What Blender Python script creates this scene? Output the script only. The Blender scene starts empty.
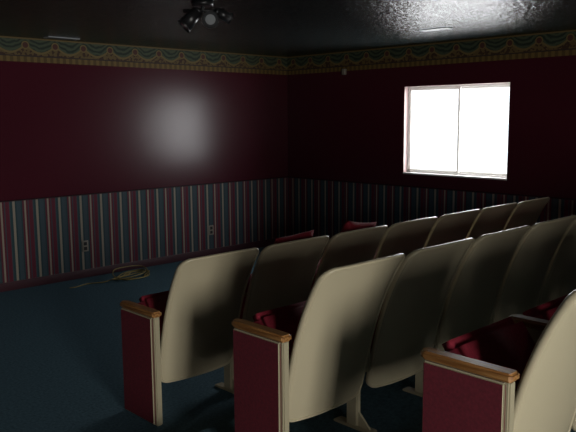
import bpy, bmesh, math, random
from mathutils import Vector, Matrix
random.seed(4)
S=bpy.context.scene
S.view_settings.view_transform='Standard'
COL=S.collection
R=math.radians

# ------------------------------------------------------------------ nodes
def mat(name,col=(.5,.5,.5),rough=.6,metal=0,bump=0,bscale=100,bdist=.002,var=0,vscale=5,coat=0,spec=.5):
    m=bpy.data.materials.new(name); m.use_nodes=True
    nt=m.node_tree; b=nt.nodes['Principled BSDF']
    b.inputs['Base Color'].default_value=(*col,1)
    b.inputs['Roughness'].default_value=rough
    b.inputs['Metallic'].default_value=metal
    b.inputs['Specular IOR Level'].default_value=spec
    if coat: b.inputs['Coat Weight'].default_value=coat
    tc=nt.nodes.new('ShaderNodeTexCoord')
    if bump:
        n=nt.nodes.new('ShaderNodeTexNoise'); n.inputs['Scale'].default_value=bscale; n.inputs['Detail'].default_value=3
        bp=nt.nodes.new('ShaderNodeBump'); bp.inputs['Strength'].default_value=bump; bp.inputs['Distance'].default_value=bdist
        nt.links.new(tc.outputs['Object'],n.inputs['Vector']); nt.links.new(n.outputs['Fac'],bp.inputs['Height'])
        nt.links.new(bp.outputs['Normal'],b.inputs['Normal'])
    if var:
        n=nt.nodes.new('ShaderNodeTexNoise'); n.inputs['Scale'].default_value=vscale; n.inputs['Detail'].default_value=4
        r=nt.nodes.new('ShaderNodeValToRGB')
        r.color_ramp.elements[0].position=.3; r.color_ramp.elements[1].position=.7
        r.color_ramp.elements[0].color=(*[c*(1-var) for c in col],1)
        r.color_ramp.elements[1].color=(*[min(1,c*(1+var)) for c in col],1)
        nt.links.new(tc.outputs['Object'],n.inputs['Vector']); nt.links.new(n.outputs['Fac'],r.inputs['Fac'])
        nt.links.new(r.outputs['Color'],b.inputs['Base Color'])
    return m

class NB:
    def __init__(s,nt): s.nt=nt
    def v(s,x,sock):
        if isinstance(x,(int,float)): sock.default_value=x
        else: s.nt.links.new(x,sock)
    def m(s,op,a,b=0.0,c=None):
        n=s.nt.nodes.new('ShaderNodeMath'); n.operation=op
        s.v(a,n.inputs[0]); s.v(b,n.inputs[1])
        if c is not None: s.v(c,n.inputs[2])
        return n.outputs[0]
    def mix(s,f,a,b):
        n=s.nt.nodes.new('ShaderNodeMix'); n.data_type='RGBA'
        s.v(f,n.inputs[0])
        for x,i in ((a,6),(b,7)):
            if isinstance(x,tuple): n.inputs[i].default_value=(*x,1)
            else: s.nt.links.new(x,n.inputs[i])
        return n.outputs[2]
    def noise(s,vec,scale,detail=3):
        n=s.nt.nodes.new('ShaderNodeTexNoise'); n.inputs['Scale'].default_value=scale; n.inputs['Detail'].default_value=detail
        s.nt.links.new(vec,n.inputs['Vector']); return n.outputs['Fac']

WAIN=.865; BORD=2.175; CEIL=2.40
def wall_mat(name,axis):
    m=bpy.data.materials.new(name); m.use_nodes=True; nt=m.node_tree; b=nt.nodes['Principled BSDF']; N=NB(nt)
    tc=nt.nodes.new('ShaderNodeTexCoord'); sp=nt.nodes.new('ShaderNodeSeparateXYZ')
    nt.links.new(tc.outputs['Object'],sp.inputs[0])
    u=sp.outputs[axis]; z=sp.outputs[2]; vec=tc.outputs['Object']
    # paint
    n1=N.noise(vec,1.3,3)
    paint=N.mix(n1,(.052,.0080,.0145),(.064,.0100,.0180))
    # stripes
    fr=N.m('FRACT',N.m('DIVIDE',u,.232))
    r=nt.nodes.new('ShaderNodeValToRGB'); cr=r.color_ramp; cr.interpolation='CONSTANT'
    cream=(.26,.225,.175,1); teal=(.018,.048,.056,1); burg=(.10,.012,.026,1); slate=(.038,.063,.078,1)
    stops=[(0,cream),(.10,teal),(.17,slate),(.35,teal),(.41,burg),(.49,cream),(.57,burg),(.65,slate),(.69,burg),(.86,slate),(.90,teal)]
    cr.elements[0].position=0; cr.elements[0].color=cream
    cr.elements[1].position=.10; cr.elements[1].color=teal
    for p,c in stops[2:]:
        e=cr.elements.new(p); e.color=c
    nt.links.new(fr,r.inputs['Fac']); stripes=r.outputs['Color']
    # border: swags
    v=N.m('DIVIDE',N.m('SUBTRACT',z,BORD),CEIL-BORD)
    fu=N.m('FRACT',N.m('DIVIDE',u,.30))
    sw=N.m('ABSOLUTE',N.m('SINE',N.m('MULTIPLY',fu,math.pi)))
    edge=N.m('SUBTRACT',.72,N.m('MULTIPLY',sw,.34))
    inswag=N.m('GREATER_THAN',v,edge)
    trim=N.m('LESS_THAN',N.m('ABSOLUTE',N.m('SUBTRACT',v,edge)),.045)
    # folds
    fold=N.m('SINE',N.m('MULTIPLY',N.m('ADD',N.m('SUBTRACT',v,edge),N.m('MULTIPLY',N.noise(vec,9),.35)),30))
    foldm=N.m('MULTIPLY_ADD',fold,.5,.5)
    green=N.mix(foldm,(.012,.022,.015),(.058,.075,.045))
    n3=N.noise(vec,28,4)
    basec=N.mix(N.m('GREATER_THAN',n3,.52),(.115,.078,.028),(.045,.022,.014))
    c=N.mix(inswag,basec,green)
    du=N.m('MULTIPLY',N.m('SUBTRACT',.5,N.m('ABSOLUTE',N.m('SUBTRACT',fu,.5))),.30)
    dv=N.m('MULTIPLY',N.m('SUBTRACT',v,.70),.225)
    dd=N.m('SQRT',N.m('ADD',N.m('POWER',du,2.0),N.m('POWER',dv,2.0)))
    ros=N.m('LESS_THAN',dd,.033)
    c=N.mix(trim,c,(.15,.11,.04))
    c=N.mix(ros,c,(.07,.025,.02))
    ring=N.m('LESS_THAN',N.m('ABSOLUTE',N.m('SUBTRACT',dd,.033)),.006)
    c=N.mix(ring,c,(.15,.11,.04))
    low=N.m('LESS_THAN',v,.24); c=N.mix(low,c,N.mix(N.m('GREATER_THAN',N.m('SINE',N.m('MULTIPLY',u,95)),.0),(.15,.10,.03),(.085,.053,.016)))
    ln=N.m('LESS_THAN',N.m('ABSOLUTE',N.m('SUBTRACT',v,.25)),.025); c=N.mix(ln,c,(.03,.02,.02))
    ln2=N.m('GREATER_THAN',v,.94); c=N.mix(ln2,c,(.13,.09,.03))
    isw=N.m('LESS_THAN',z,WAIN); isb=N.m('GREATER_THAN',z,BORD)
    out=N.mix(isw,paint,stripes); out=N.mix(isb,out,c)
    edgl=N.m('LESS_THAN',N.m('ABSOLUTE',N.m('SUBTRACT',z,WAIN)),.008); out=N.mix(edgl,out,(.02,.006,.01))
    nt.links.new(out,b.inputs['Base Color'])
    paper=N.m('MAXIMUM',isw,isb)
    nt.links.new(N.m('MULTIPLY_ADD',paper,.38,.24),b.inputs['Roughness'])
    b.inputs['Specular IOR Level'].default_value=.27
    bp=nt.nodes.new('ShaderNodeBump'); bp.inputs['Strength'].default_value=.24; bp.inputs['Distance'].default_value=.0016
    nt.links.new(N.noise(vec,55,2),bp.inputs['Height']); nt.links.new(bp.outputs['Normal'],b.inputs['Normal'])
    return m

def wood_mat():
    m=bpy.data.materials.new('oak_armrest'); m.use_nodes=True; nt=m.node_tree; b=nt.nodes['Principled BSDF']
    tc=nt.nodes.new('ShaderNodeTexCoord'); mp=nt.nodes.new('ShaderNodeMapping'); mp.inputs['Scale'].default_value=(60,4,60)
    n=nt.nodes.new('ShaderNodeTexNoise'); n.inputs['Scale'].default_value=1.5; n.inputs['Detail'].default_value=5
    r=nt.nodes.new('ShaderNodeValToRGB'); r.color_ramp.elements[0].position=.35; r.color_ramp.elements[1].position=.65
    r.color_ramp.elements[0].color=(.20,.08,.022,1); r.color_ramp.elements[1].color=(.42,.21,.07,1)
    L=nt.links.new; L(tc.outputs['Object'],mp.inputs[0]); L(mp.outputs[0],n.inputs['Vector']); L(n.outputs['Fac'],r.inputs['Fac']); L(r.outputs['Color'],b.inputs['Base Color'])
    b.inputs['Roughness'].default_value=.35
    return m

M_wx=wall_mat('screen_wall_finish',0); M_wy=wall_mat('side_wall_finish',1)
def ceil_mat():
    m=bpy.data.materials.new('stomped_ceiling_paint'); m.use_nodes=True; nt=m.node_tree; b=nt.nodes['Principled BSDF']; N=NB(nt)
    tc=nt.nodes.new('ShaderNodeTexCoord'); vec=tc.outputs['Object']
    n0=N.noise(vec,38,4)
    nt.links.new(N.mix(N.m('GREATER_THAN',n0,.56),(.012,.016,.017),(.030,.036,.034)),b.inputs['Base Color'])
    b.inputs['Roughness'].default_value=.22; b.inputs['Specular IOR Level'].default_value=.09
    vo=nt.nodes.new('ShaderNodeTexVoronoi'); vo.inputs['Scale'].default_value=19; vo.feature='SMOOTH_F1'
    nt.links.new(vec,vo.inputs['Vector'])
    h=N.m('ADD',N.m('MULTIPLY',vo.outputs['Distance'],.8),n0)
    bp=nt.nodes.new('ShaderNodeBump'); bp.inputs['Strength'].default_value=.85; bp.inputs['Distance'].default_value=.013
    nt.links.new(h,bp.inputs['Height']); nt.links.new(bp.outputs['Normal'],b.inputs['Normal'])
    return m
M_ceil=ceil_mat()
M_carpet=mat('teal_carpet',(.072,.132,.165),.95,bump=.8,bscale=260,bdist=.004,var=.3,vscale=60,spec=.1)
M_base=mat('burgundy_trim',(.045,.009,.016),.5)
M_white=mat('window_vinyl',(.72,.70,.68),.4)
def add_translucent(m,f,col):
    nt=m.node_tree; b=nt.nodes['Principled BSDF']; o=nt.nodes['Material Output']
    t=nt.nodes.new('ShaderNodeBsdfTranslucent'); t.inputs[0].default_value=(*col,1)
    x=nt.nodes.new('ShaderNodeMixShader'); x.inputs[0].default_value=f
    nt.links.new(b.outputs[0],x.inputs[1]); nt.links.new(t.outputs[0],x.inputs[2]); nt.links.new(x.outputs[0],o.inputs[0])
M_vinyl=mat('window_sash_vinyl',(.75,.73,.70),.4); add_translucent(M_vinyl,.20,(.9,.89,.86))
M_reveal=mat('window_reveal_paint',(.42,.30,.29),.5)
M_shell=mat('beige_seat_plastic',(.50,.44,.30),.36,bump=.25,bscale=350,bdist=.0006)
M_metal=mat('beige_metal',(.40,.355,.24),.4)
M_red=mat('burgundy_fabric',(.25,.012,.030),.85,bump=.5,bscale=400,bdist=.001,var=.2,vscale=90)
M_redp=mat('burgundy_panel_fabric',(.120,.008,.018),.85,bump=.5,bscale=400,bdist=.001,var=.2,vscale=90)
M_pil=mat('red_pillow_fabric',(.22,.008,.02),.8,bump=.3,bscale=200,bdist=.001)
M_wood=wood_mat()
M_black=mat('black_metal',(.012,.012,.013),.35)
M_lens=mat('lamp_lens',(.55,.55,.55),.15,metal=.6)
M_cord=mat('extension_cord_jacket',(.26,.20,.06),.5)
M_vent=mat('vent_enamel',(.30,.32,.33),.4)
M_slot=mat('vent_slot',(.02,.02,.02),.8)
M_plate=mat('outlet_plastic',(.22,.20,.16),.4)
M_glass=bpy.data.materials.new('glass'); M_glass.use_nodes=True
g=M_glass.node_tree; g.nodes.clear(); o=g.nodes.new('ShaderNodeOutputMaterial'); t=g.nodes.new('ShaderNodeBsdfTransparent'); gl=g.nodes.new('ShaderNodeBsdfGlossy'); gl.inputs['Roughness'].default_value=.02
mx=g.nodes.new('ShaderNodeMixShader'); mx.inputs[0].default_value=.05; g.links.new(t.outputs[0],mx.inputs[1]); g.links.new(gl.outputs[0],mx.inputs[2]); g.links.new(mx.outputs[0],o.inputs[0])

# ------------------------------------------------------------------ geometry helpers
def obj(name,me,mats,parent=None,loc=(0,0,0),rot=(0,0,0)):
    o=bpy.data.objects.new(name,me); COL.objects.link(o)
    if mats is not None and len(me.materials)==0:
        for m in (mats if isinstance(mats,list) else [mats]): me.materials.append(m)
    o.location=loc; o.rotation_euler=rot
    if parent: o.parent=parent
    return o
def empty(name,loc):
    o=bpy.data.objects.new(name,None); COL.objects.link(o); o.location=loc; o.empty_display_size=.1; return o
def add_box(bm,a,b,mi=0):
    r=bmesh.ops.create_cube(bm,size=1)
    c=[(a[i]+b[i])/2 for i in range(3)]; s=[b[i]-a[i] for i in range(3)]
    for v in r['verts']:
        v.co=Vector([c[i]+v.co[i]*s[i] for i in range(3)])
    for v in r['verts']:
        for f in v.link_faces: f.material_index=mi
    return r['verts']
def boxes_mesh(name,bl,bevel=0,seg=2):
    bm=bmesh.new()
    for e in bl: add_box(bm,e[0],e[1],e[2] if len(e)>2 else 0)
    if bevel: bmesh.ops.bevel(bm,geom=bm.edges[:],offset=bevel,segments=seg,affect='EDGES',profile=.6)
    me=bpy.data.meshes.new(name); bm.to_mesh(me); bm.free()
    if bevel:
        for p in me.polygons: p.use_smooth=True
        try: me.set_sharp_from_angle(angle=R(50))
        except Exception: pass
    return me
def cyl(bm,p0,p1,r0,r1=None,seg=28,mi=0,caps=True):
    r1=r0 if r1 is None else r1
    p0=Vector(p0);p1=Vector(p1); d=p1-p0
    q=d.to_track_quat('Z','Y').to_matrix().to_4x4()
    r=bmesh.ops.create_cone(bm,cap_ends=caps,segments=seg,radius1=r0,radius2=r1,depth=d.length,matrix=Matrix.Translation((p0+p1)/2)@q)
    fs=set(f for v in r['verts'] for f in v.link_faces)
    for f in fs:
        f.material_index=mi
        if len(f.verts)==4: f.smooth=True

# ------------------------------------------------------------------ room
X0,X1,Y0,Y1=-2.6,6.44,-3.0,6.71
T=.12
def floor_mesh():
    prof=[(Y1,0),(2.70,0),(2.70,.11),(1.67,.11),(1.67,.22),(Y0,.22),(Y0,-.1),(Y1,-.1)]
    bm=bmesh.new()
    a=[bm.verts.new((X0,y,z)) for y,z in prof]; b=[bm.verts.new((X1,y,z)) for y,z in prof]
    n=len(prof)
    for i in range(n): bm.faces.new((a[i],a[(i+1)%n],b[(i+1)%n],b[i]))
    bm.faces.new(a[::-1]); bm.faces.new(b)
    bmesh.ops.recalc_face_normals(bm,faces=bm.faces[:])
    me=bpy.data.meshes.new('floor'); bm.to_mesh(me); bm.free(); return me
obj('floor',floor_mesh(),M_carpet)
obj('ceiling',boxes_mesh('ceiling',[((X0-T,Y0-T,CEIL),(X1+T,Y1+T,CEIL+.1))]),M_ceil)
def wall(name,axis,c0,c1,a0,a1,holes,m):
    As=sorted({a0,a1}|{h[0] for h in holes}|{h[1] for h in holes}); Zs=sorted({-.1,CEIL}|{h[2] for h in holes}|{h[3] for h in holes})
    bl=[]
    for i in range(len(As)-1):
        for j in range(len(Zs)-1):
            ca=(As[i]+As[i+1])/2; cz=(Zs[j]+Zs[j+1])/2
            if any(h[0]<ca<h[1] and h[2]<cz<h[3] for h in holes): continue
            if axis=='x': bl.append(((c0,As[i],Zs[j]),(c1,As[i+1],Zs[j+1])))
            else: bl.append(((As[i],c0,Zs[j]),(As[i+1],c1,Zs[j+1])))
    return obj(name,boxes_mesh(name,bl),m)
WY0,WY1,WZ0,WZ1=3.58,4.85,1.015,1.962
wall('wall_front','y',Y1,Y1+T,X0-T,X1+T,[],M_wx)
wall('wall_right','x',X1,X1+T,Y0,Y1,[(WY0,WY1,WZ0,WZ1)],M_wy)
wall('wall_left','x',X0-T,X0,Y0,Y1,[],M_wy)
DX0,DX1=-.4,.9  # opening for the added fill light in the unseen back wall
wall('wall_back','y',Y0-T,Y0,X0-T,X1+T,[(DX0,DX1,.22,2.2)],M_wx)
obj('baseboard_front',boxes_mesh('bf',[((X0,Y1-.014,0),(X1,Y1,.085))],.004),M_base)
obj('baseboard_right',boxes_mesh('br',[((X1-.014,2.72,0),(X1,Y1-.014,.085))],.004),M_base)

def window():
    root=empty('window_1',(X1+.09,(WY0+WY1)/2,(WZ0+WZ1)/2))
    hw=(WY1-WY0)/2; hh=(WZ1-WZ0)/2
    f=.022
    bl=[((-.03,-hw,-hh),(.03,-hw+f,hh)),((-.03,hw-f,-hh),(.03,hw,hh)),((-.03,-hw+f,hh-f),(.03,hw-f,hh)),((-.03,-hw+f,-hh),(.03,hw-f,-hh+f))]
    obj('frame',boxes_mesh('wf',bl,.003),M_vinyl,root)
    s=.024
    def sash(n,a,b,x):
        z0,z1=-hh+f,hh-f
        bl=[((x-.012,a,z0),(x+.012,a+s,z1)),((x-.012,b-s,z0),(x+.012,b,z1)),((x-.012,a+s,z1-s),(x+.012,b-s,z1)),((x-.012,a+s,z0),(x+.012,b-s,z0+s))]
        obj(n,boxes_mesh(n,bl,.002),M_vinyl,root)
        obj(n+'_glass',boxes_mesh(n+'g',[((x-.002,a+s,z0+s),(x+.002,b-s,z1-s))]),M_glass,root)
    sash('sash_fixed',-hw+f,.005,.013); sash('sash_sliding',-.035,hw-f,-.013)
    k=.004
    bl=[((-.09,hw-k,-hh),(-.03,hw,hh)),((-.09,-hw,-hh),(-.03,-hw+k,hh)),((-.09,-hw+k,hh-k),(-.03,hw-k,hh))]
    obj('reveal',boxes_mesh('rv',bl),M_reveal,root)
    obj('sill',boxes_mesh('sl',[((-.10,-hw,-hh-.012),(-.03,hw,-hh+.006))],.004),M_white,root)
window()
def fill_door():  # made-up glass door behind the camera, added to let in fill light
    r=empty('fill_door_1',((DX0+DX1)/2,Y0-.06,.22)); w=(DX1-DX0)/2
    bl=[((-w,-.05,0),(-w+.06,.05,1.98)),((w-.06,-.05,0),(w,.05,1.98)),((-w+.06,-.05,1.90),(w-.06,.05,1.98)),
        ((-w+.06,-.02,0),(w-.06,.02,.12)),((-.03,-.02,.12),(.03,.02,1.9))]
    obj('fill_door_frame',boxes_mesh('df',bl,.004),M_white,r)
    obj('fill_door_glass',boxes_mesh('dg',[((-w+.06,-.004,.12),(-.03,.004,1.9)),((.03,-.004,.12),(w-.06,.004,1.9))]),M_glass,r)
fill_door()

# ------------------------------------------------------------------ theatre seats
def bez(p,t):
    a,b,c,d=p; return tuple((1-t)**3*a[i]+3*(1-t)**2*t*b[i]+3*(1-t)*t*t*c[i]+t**3*d[i] for i in range(2))
PROF=[(-.105,.205),(-.165,.46),(-.205,.70),(-.365,.926)]
def shell_pt(u,v,hw0=.256,hw1=.262,r=.048,H=.72,fwd=.0,vmin=0,vmax=1):
    t=vmin+(vmax-vmin)*v
    y,z=bez(PROF,t)
    hw=hw0+(hw1-hw0)*v
    d=min(v,1-v)*H; 
    if d<r: hw=hw-r+math.sqrt(max(0,r*r-(r-d)**2))
    x=u*hw
    q=(x/hw0)
    y+=.040*abs(q)**2.5+fwd
    z+=-.010*q*q*v
    return Vector((x,y,z))
def vs_list(n,r,H):
    L=[]
    k=6
    for i in range(k): L.append((1-math.cos(i/k*math.pi/2))*r/H)
    m=n
    for i in range(m+1): L.append(r/H+(1-2*r/H)*i/m)
    for i in range(k-1,-1,-1): L.append(1-(1-math.cos(i/k*math.pi/2))*r/H)
    return L
NU=18
def shell_mesh():
    bm=bmesh.new(); vs=vs_list(16,.048,.72); th=.016
    fr=[];bk=[]
    for v in vs:
        fr.append([bm.verts.new(shell_pt(-1+2*i/NU,v,fwd=th)) for i in range(NU+1)])
        bk.append([bm.verts.new(shell_pt(-1+2*i/NU,v)) for i in range(NU+1)])
    n=len(vs)
    for j in range(n-1):
        for i in range(NU):
            bm.faces.new((bk[j][i],bk[j][i+1],bk[j+1][i+1],bk[j+1][i]))
            bm.faces.new((fr[j][i],fr[j+1][i],fr[j+1][i+1],fr[j][i+1]))
        bm.faces.new((bk[j][0],bk[j+1][0],fr[j+1][0],fr[j][0])); bm.faces.new((bk[j][NU],fr[j][NU],fr[j+1][NU],bk[j+1][NU]))
    for i in range(NU):
        bm.faces.new((bk[0][i],fr[0][i],fr[0][i+1],bk[0][i+1])); bm.faces.new((bk[-1][i],bk[-1][i+1],fr[-1][i+1],fr[-1][i]))
    out=[shell_pt(-1,v,fwd=th*.5) for v in vs]+[shell_pt(-1+2*i/NU,1,fwd=th*.5) for i in range(1,NU)]+[shell_pt(1,v,fwd=th*.5) for v in reversed(vs)]+[shell_pt(1-2*i/NU,0,fwd=th*.5) for i in range(1,NU)]
    pts=[]
    for p in out:
        if not pts or (p-pts[-1]).length>.004: pts.append(p)
    K=len(pts); rings=[]
    for i in range(K):
        t=(pts[(i+1)%K]-pts[i-1]).normalized(); up=Vector((0,1,0)); s=t.cross(up).normalized(); w=s.cross(t).normalized()
        rings.append([bm.verts.new(pts[i]+(s*math.cos(a)*.008+w*math.sin(a)*.015)) for a in [2*math.pi*k/8 for k in range(8)]])
    for i in range(K):
        A=rings[i];B=rings[(i+1)%K]
        for k in range(8): bm.faces.new((A[k],A[(k+1)%8],B[(k+1)%8],B[k]))
    bmesh.ops.recalc_face_normals(bm,faces=bm.faces[:])
    for f in bm.faces: f.smooth=True
    me=bpy.data.meshes.new('back_shell'); bm.to_mesh(me); bm.free()
    me.materials.append(M_shell); return me
def pad_mesh():
    bm=bmesh.new(); vs=vs_list(14,.05,.5); g=[];h=[]
    for v in vs:
        ru=[];rb=[]
        for i in range(NU+1):
            u=-1+2*i/NU
            p=shell_pt(u,v,.236,.240,.05,.5,.018,.28,.965); rb.append(bm.verts.new(p))
            b=(1-abs(u)**6)*(1-abs(2*v-1)**8)
            q=p+Vector((0,.008+.035*b**.6,0)); ru.append(bm.verts.new(q))
        g.append(ru);h.append(rb)
    n=len(vs)
    for j in range(n-1):
        for i in range(NU):
            bm.faces.new((g[j][i],g[j+1][i],g[j+1][i+1],g[j][i+1])); bm.faces.new((h[j][i],h[j][i+1],h[j+1][i+1],h[j+1][i]))
        bm.faces.new((h[j][0],h[j+1][0],g[j+1][0],g[j][0])); bm.faces.new((h[j][NU],g[j][NU],g[j+1][NU],h[j+1][NU]))
    for i in range(NU):
        bm.faces.new((h[0][i],g[0][i],g[0][i+1],h[0][i+1])); bm.faces.new((h[-1][i],h[-1][i+1],g[-1][i+1],g[-1][i]))
    bmesh.ops.recalc_face_normals(bm,faces=bm.faces[:])
    for f in bm.faces: f.smooth=True
    me=bpy.data.meshes.new('back_pad'); bm.to_mesh(me); bm.free(); me.materials.append(M_red); return me
ME_shell=shell_mesh(); ME_pad=pad_mesh()
def cushion_mesh():
    bm=bmesh.new(); add_box(bm,(-.243,-.21,-.055),(.243,.21,.055),0)
    bmesh.ops.bevel(bm,geom=bm.edges[:],offset=.035,segments=4,affect='EDGES')
    for v in bm.verts:
        if v.co.z>0: v.co.z+=.02*(1-(v.co.x/.243)**2)*(1-(v.co.y/.21)**2)
    for f in bm.faces: f.smooth=True
    vs=add_box(bm,(-.215,-.185,-.070),(.215,.175,-.045),1)
    es=list({e for v in vs for e in v.link_edges}); bmesh.ops.bevel(bm,geom=es,offset=.01,segments=2,affect='EDGES')
    me=bpy.data.meshes.new('seat_cushion'); bm.to_mesh(me); bm.free(); me.materials.append(M_red); me.materials.append(M_shell); return me
ME_cush=cushion_mesh()
def arm_mesh():
    bm=bmesh.new()
    L0,L1,w,t=-.150,.200,.030,.015
    pts=[(-w,L0+.01),(-w,L1-.03)]+[(-w*math.cos(R(a)),L1-.03+.03*math.sin(R(a))) for a in (20,40,60,75,90)]+[(w*math.cos(R(a)),L1-.03+.03*math.sin(R(a))) for a in (75,60,40,20)]+[(w,L1-.03),(w,L0+.01),(w-.01,L0),(-w+.01,L0)]
    bot=[bm.verts.new((x,y,.614-t)) for x,y in pts]; f=bm.faces.new(bot)
    r=bmesh.ops.extrude_face_region(bm,geom=[f]); 
    for v in r['geom']:
        if isinstance(v,bmesh.types.BMVert): v.co.z+=2*t
    bmesh.ops.recalc_face_normals(bm,faces=bm.faces[:])
    es=[e for e in bm.edges if abs(e.verts[0].co.z-e.verts[1].co.z)<1e-5]
    bmesh.ops.bevel(bm,geom=es,offset=.008,segments=3,affect='EDGES')
    me=bpy.data.meshes.new('armrest'); bm.to_mesh(me); bm.free()
    for p in me.polygons: p.use_smooth=True
    try: me.set_sharp_from_angle(angle=R(40))
    except Exception: pass
    me.materials.append(M_wood); return me
ME_arm=arm_mesh()
def endpanel_mesh(sgn=-1):
    bm=bmesh.new()
    def part(a,b,mi,bev):
        vs=add_box(bm,a,b,mi); es=list({e for v in vs for e in v.link_edges})
        bmesh.ops.bevel(bm,geom=es,offset=bev,segments=2,affect='EDGES')
    part((-.018,-.140,0),(.018,.180,.600),0,.005)
    x0,x1=(-.030,-.014) if sgn<0 else (.014,.030)
    part((x0,-.128,.008),(x1,.177,.596),1,.006)
    me=bpy.data.meshes.new('end_panel'); bm.to_mesh(me); bm.free(); me.materials.append(M_metal); me.materials.append(M_redp); return me
ME_endL=endpanel_mesh(-1); ME_endR=endpanel_mesh(1)
def stand_mesh():
    bm=bmesh.new()
    def part(a,b,mi,bev):
        vs=add_box(bm,a,b,mi); es=list({e for v in vs for e in v.link_edges})
        bmesh.ops.bevel(bm,geom=es,offset=bev,segments=2,affect='EDGES')
    part((-.016,-.035,.008),(.016,.035,.32),0,.005)
    part((-.013,-.10,.30),(.013,.15,.600),0,.008)
    part((-.03,-.13,0),(.03,.11,.012),0,.004)
    vs=[bm.verts.new(c) for c in ((-.006,-.11,.012),(-.006,-.03,.012),(-.006,-.03,.09),(.006,-.11,.012),(.006,-.03,.012),(.006,-.03,.09))]
    for f in ((0,1,2),(5,4,3),(0,3,4,1),(1,4,5,2),(2,5,3,0)): bm.faces.new([vs[i] for i in f])
    me=bpy.data.meshes.new('stand'); bm.to_mesh(me); bm.free(); me.materials.append(M_metal); return me
ME_stand=stand_mesh()
P=.57
def seat(x,y,z,first,last):
    r=empty('theater_seat',(x+P/2,y,z))
    obj('back_shell',ME_shell,None,r); obj('back_pad',ME_pad,None,r)
    obj('seat_cushion',ME_cush,None,r,(0,.05,.460),(R(55),0,0))
    sh=-.02 if first else 0
    obj('armrest_left',ME_arm,None,r,(-P/2+sh,0,0))
    obj('end_panel' if first else 'stand_left',ME_endL if first else ME_stand,None,r,(-P/2+sh,0,0))
    if last:
        obj('armrest_right',ME_arm,None,r,(P/2,0,0)); obj('end_panel_right',ME_endR,None,r,(P/2,0,0))
ROWS=[(2.035,3.24,0),(1.995,2.215,.11),(1.98,1.185,.22)]
for (rx,ry,rz) in ROWS:
    for i in range(7): seat(rx+P*i,ry,rz,i==0,i==6)

def pillow(x,y,z,s=.40,rot=(0,0,0)):
    bm=bmesh.new(); n=14; top=[];bot=[]
    for j in range(n+1):
        a=[];b=[]
        for i in range(n+1):
            u=-1+2*i/n; v=-1+2*j/n
            k=max(0,(1-u**4)*(1-v**4))**.5
            px=u*s/2*(1-.07*(1-v*v)*1)*1.0; py=v*s/2*(1-.07*(1-u*u))
            a.append(bm.verts.new((px,py,.055*k))); b.append(bm.verts.new((px,py,-.055*k)))
        top.append(a);bot.append(b)
    for j in range(n):
        for i in range(n):
            bm.faces.new((top[j][i],top[j][i+1],top[j+1][i+1],top[j+1][i])); bm.faces.new((bot[j][i],bot[j+1][i],bot[j+1][i+1],bot[j][i+1]))
    bmesh.ops.remove_doubles(bm,verts=bm.verts[:],dist=.0005)
    for f in bm.faces: f.smooth=True
    me=bpy.data.meshes.new('pillow'); bm.to_mesh(me); bm.free()
    return obj('throw_pillow',me,M_pil,None,(x,y,z),rot)
pillow(2.035+P*1.42+.19,3.24-.085,.772,.33,(R(113),R(-3),0))
pillow(2.035+P*2.50+.18,3.24-.085,.795,.31,(R(113),R(8),0))

def spot_fixture():
    c=Vector((3.0,3.94,CEIL))
    r=empty('track_spotlight',c)
    bm=bmesh.new()
    cyl(bm,(0,0,-.025),(0,0,0),.07,.075)
    cyl(bm,(0,0,-.06),(0,0,-.02),.012)
    d=Vector((.72,-.69,0))
    cyl(bm,d*-.13+Vector((0,0,-.055)),d*.13+Vector((0,0,-.055)),.011)
    def can(p,dr,L=.10,rad=.042):
        p=Vector(p); dr=Vector(dr).normalized(); cyl(bm,p+Vector((0,0,.045)),p,.007)
        a=p-dr*L*.55; b=p+dr*L*.45
        cyl(bm,a,b,rad*.78,rad,caps=True)
        cyl(bm,a-dr*.02,a,rad*.45,rad*.78)
        cyl(bm,b,b+dr*.012,rad*1.06,rad*1.06,caps=False)
        cyl(bm,b+dr*.0005,b+dr*.004,rad*.62,rad*.62,mi=1)
    can(d*-.085+Vector((0,0,-.11)),(-.55,.25,-.65),.13,.05)
    can(d*.055+Vector((0,0,-.105)),(-.62,-.66,-.25),.11,.055)
    can(d*.14+Vector((0,0,-.085)),(.8,-.2,-.3),.09,.036)
    me=bpy.data.meshes.new('spots'); bm.to_mesh(me); bm.free()
    obj('lamp_heads',me,[M_black,M_lens],r)
spot_fixture()

def vent(x,y,w,d):
    r=empty('ceiling_vent',(x,y,CEIL))
    bl=[((-w/2,-d/2,-.008),(w/2,d/2,0),0)]
    n=5
    for k in range(n):
        yy=-d/2+.02+(d-.04)*(k+.5)/n
        bl.append(((-w/2+.02,yy-.004,-.0095),(w/2-.02,yy+.004,-.007),1))
    obj('register',boxes_mesh('vent',bl),[M_vent,M_slot],r)
vent(3.27,6.50,.32,.10); vent(5.42,3.75,.10,.28)

def outlet(name,x,z):
    r=empty('wall_outlet',(x,Y1,z))
    obj('plate',boxes_mesh('pl',[((-.035,-.006,-.057),(.035,0,.057))],.002),M_plate,r)
    obj('sockets',boxes_mesh('sk',[((-.017,-.009,.008),(.017,-.005,.042)),((-.017,-.009,-.042),(.017,-.005,-.008))],.001),M_slot,r)
outlet('a',3.52,.33); outlet('b',5.16,.31)
r=empty('motion_sensor',(X1,5.72,2.165)); obj('sensor_body',boxes_mesh('ms',[((-.04,-.025,-.035),(0,.025,.035))],.010,3),M_plate,r)

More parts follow.
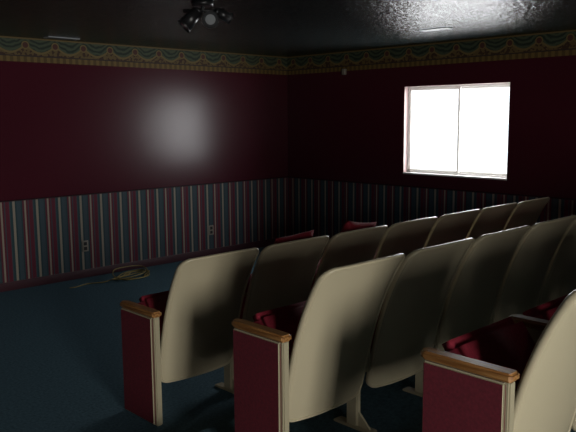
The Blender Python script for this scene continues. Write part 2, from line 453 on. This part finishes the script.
def cord():
    cu=bpy.data.curves.new('extension_cord','CURVE'); cu.dimensions='3D'; cu.bevel_depth=.0055; cu.bevel_resolution=2
    pts=[]; n=40
    for i in range(n):
        a=i*.66; rr=.16+.07*math.sin(i*1.3)+random.uniform(-.05,.05)
        pts.append((rr*1.5*math.cos(a)+.04*math.sin(i*.31),rr*math.sin(a)*.9,.009+.09*max(0,math.sin(i*.45))*(i/n)))
    for k in range(1,11): pts.append((-.15-.06*k,-.05+.03*math.sin(k*1.2),.009))
    s=cu.splines.new('NURBS'); s.points.add(len(pts)-1)
    for p,q in zip(s.points,pts): p.co=(*q,1)
    s.use_endpoint_u=True; s.order_u=4
    o=bpy.data.objects.new('extension_cord',cu); COL.objects.link(o); cu.materials.append(M_cord); o.location=(3.90,6.42,0)
cord()

# ------------------------------------------------------------------ light
def area(name,loc,rot,sx,sy,power,col):
    l=bpy.data.lights.new(name,'AREA'); l.shape='RECTANGLE'; l.size=sx; l.size_y=sy; l.energy=power; l.color=col
    o=bpy.data.objects.new(name,l); COL.objects.link(o); o.location=loc; o.rotation_euler=rot; return o
area('window_daylight',(X1+.30,(WY0+WY1)/2,(WZ0+WZ1)/2+.0),(R(90),0,R(90)),1.9,1.5,115,(.98,.99,1))
area('door_fill_light',((DX0+DX1)/2,Y0-.2,1.2),(R(90),0,0),1.3,1.95,255,(1,.97,.91))  # added fill from behind the camera, brightens seat backs and aisle
w=bpy.data.worlds.new('World'); S.world=w; w.use_nodes=True
w.node_tree.nodes['Background'].inputs[0].default_value=(.9,.95,1,1); w.node_tree.nodes['Background'].inputs[1].default_value=2

# ------------------------------------------------------------------ camera
cd=bpy.data.cameras.new('camera'); cam=bpy.data.objects.new('camera',cd); COL.objects.link(cam)
cd.sensor_width=36; cd.lens=713/576*36; cd.clip_start=.05
cam.matrix_world=Matrix.Translation((0,0,1.63))@Matrix.Rotation(R(-43.8),4,'Z')@Matrix.Rotation(R(90-7.83),4,'X')@Matrix.Rotation(R(-.4),4,'Z')
S.camera=cam
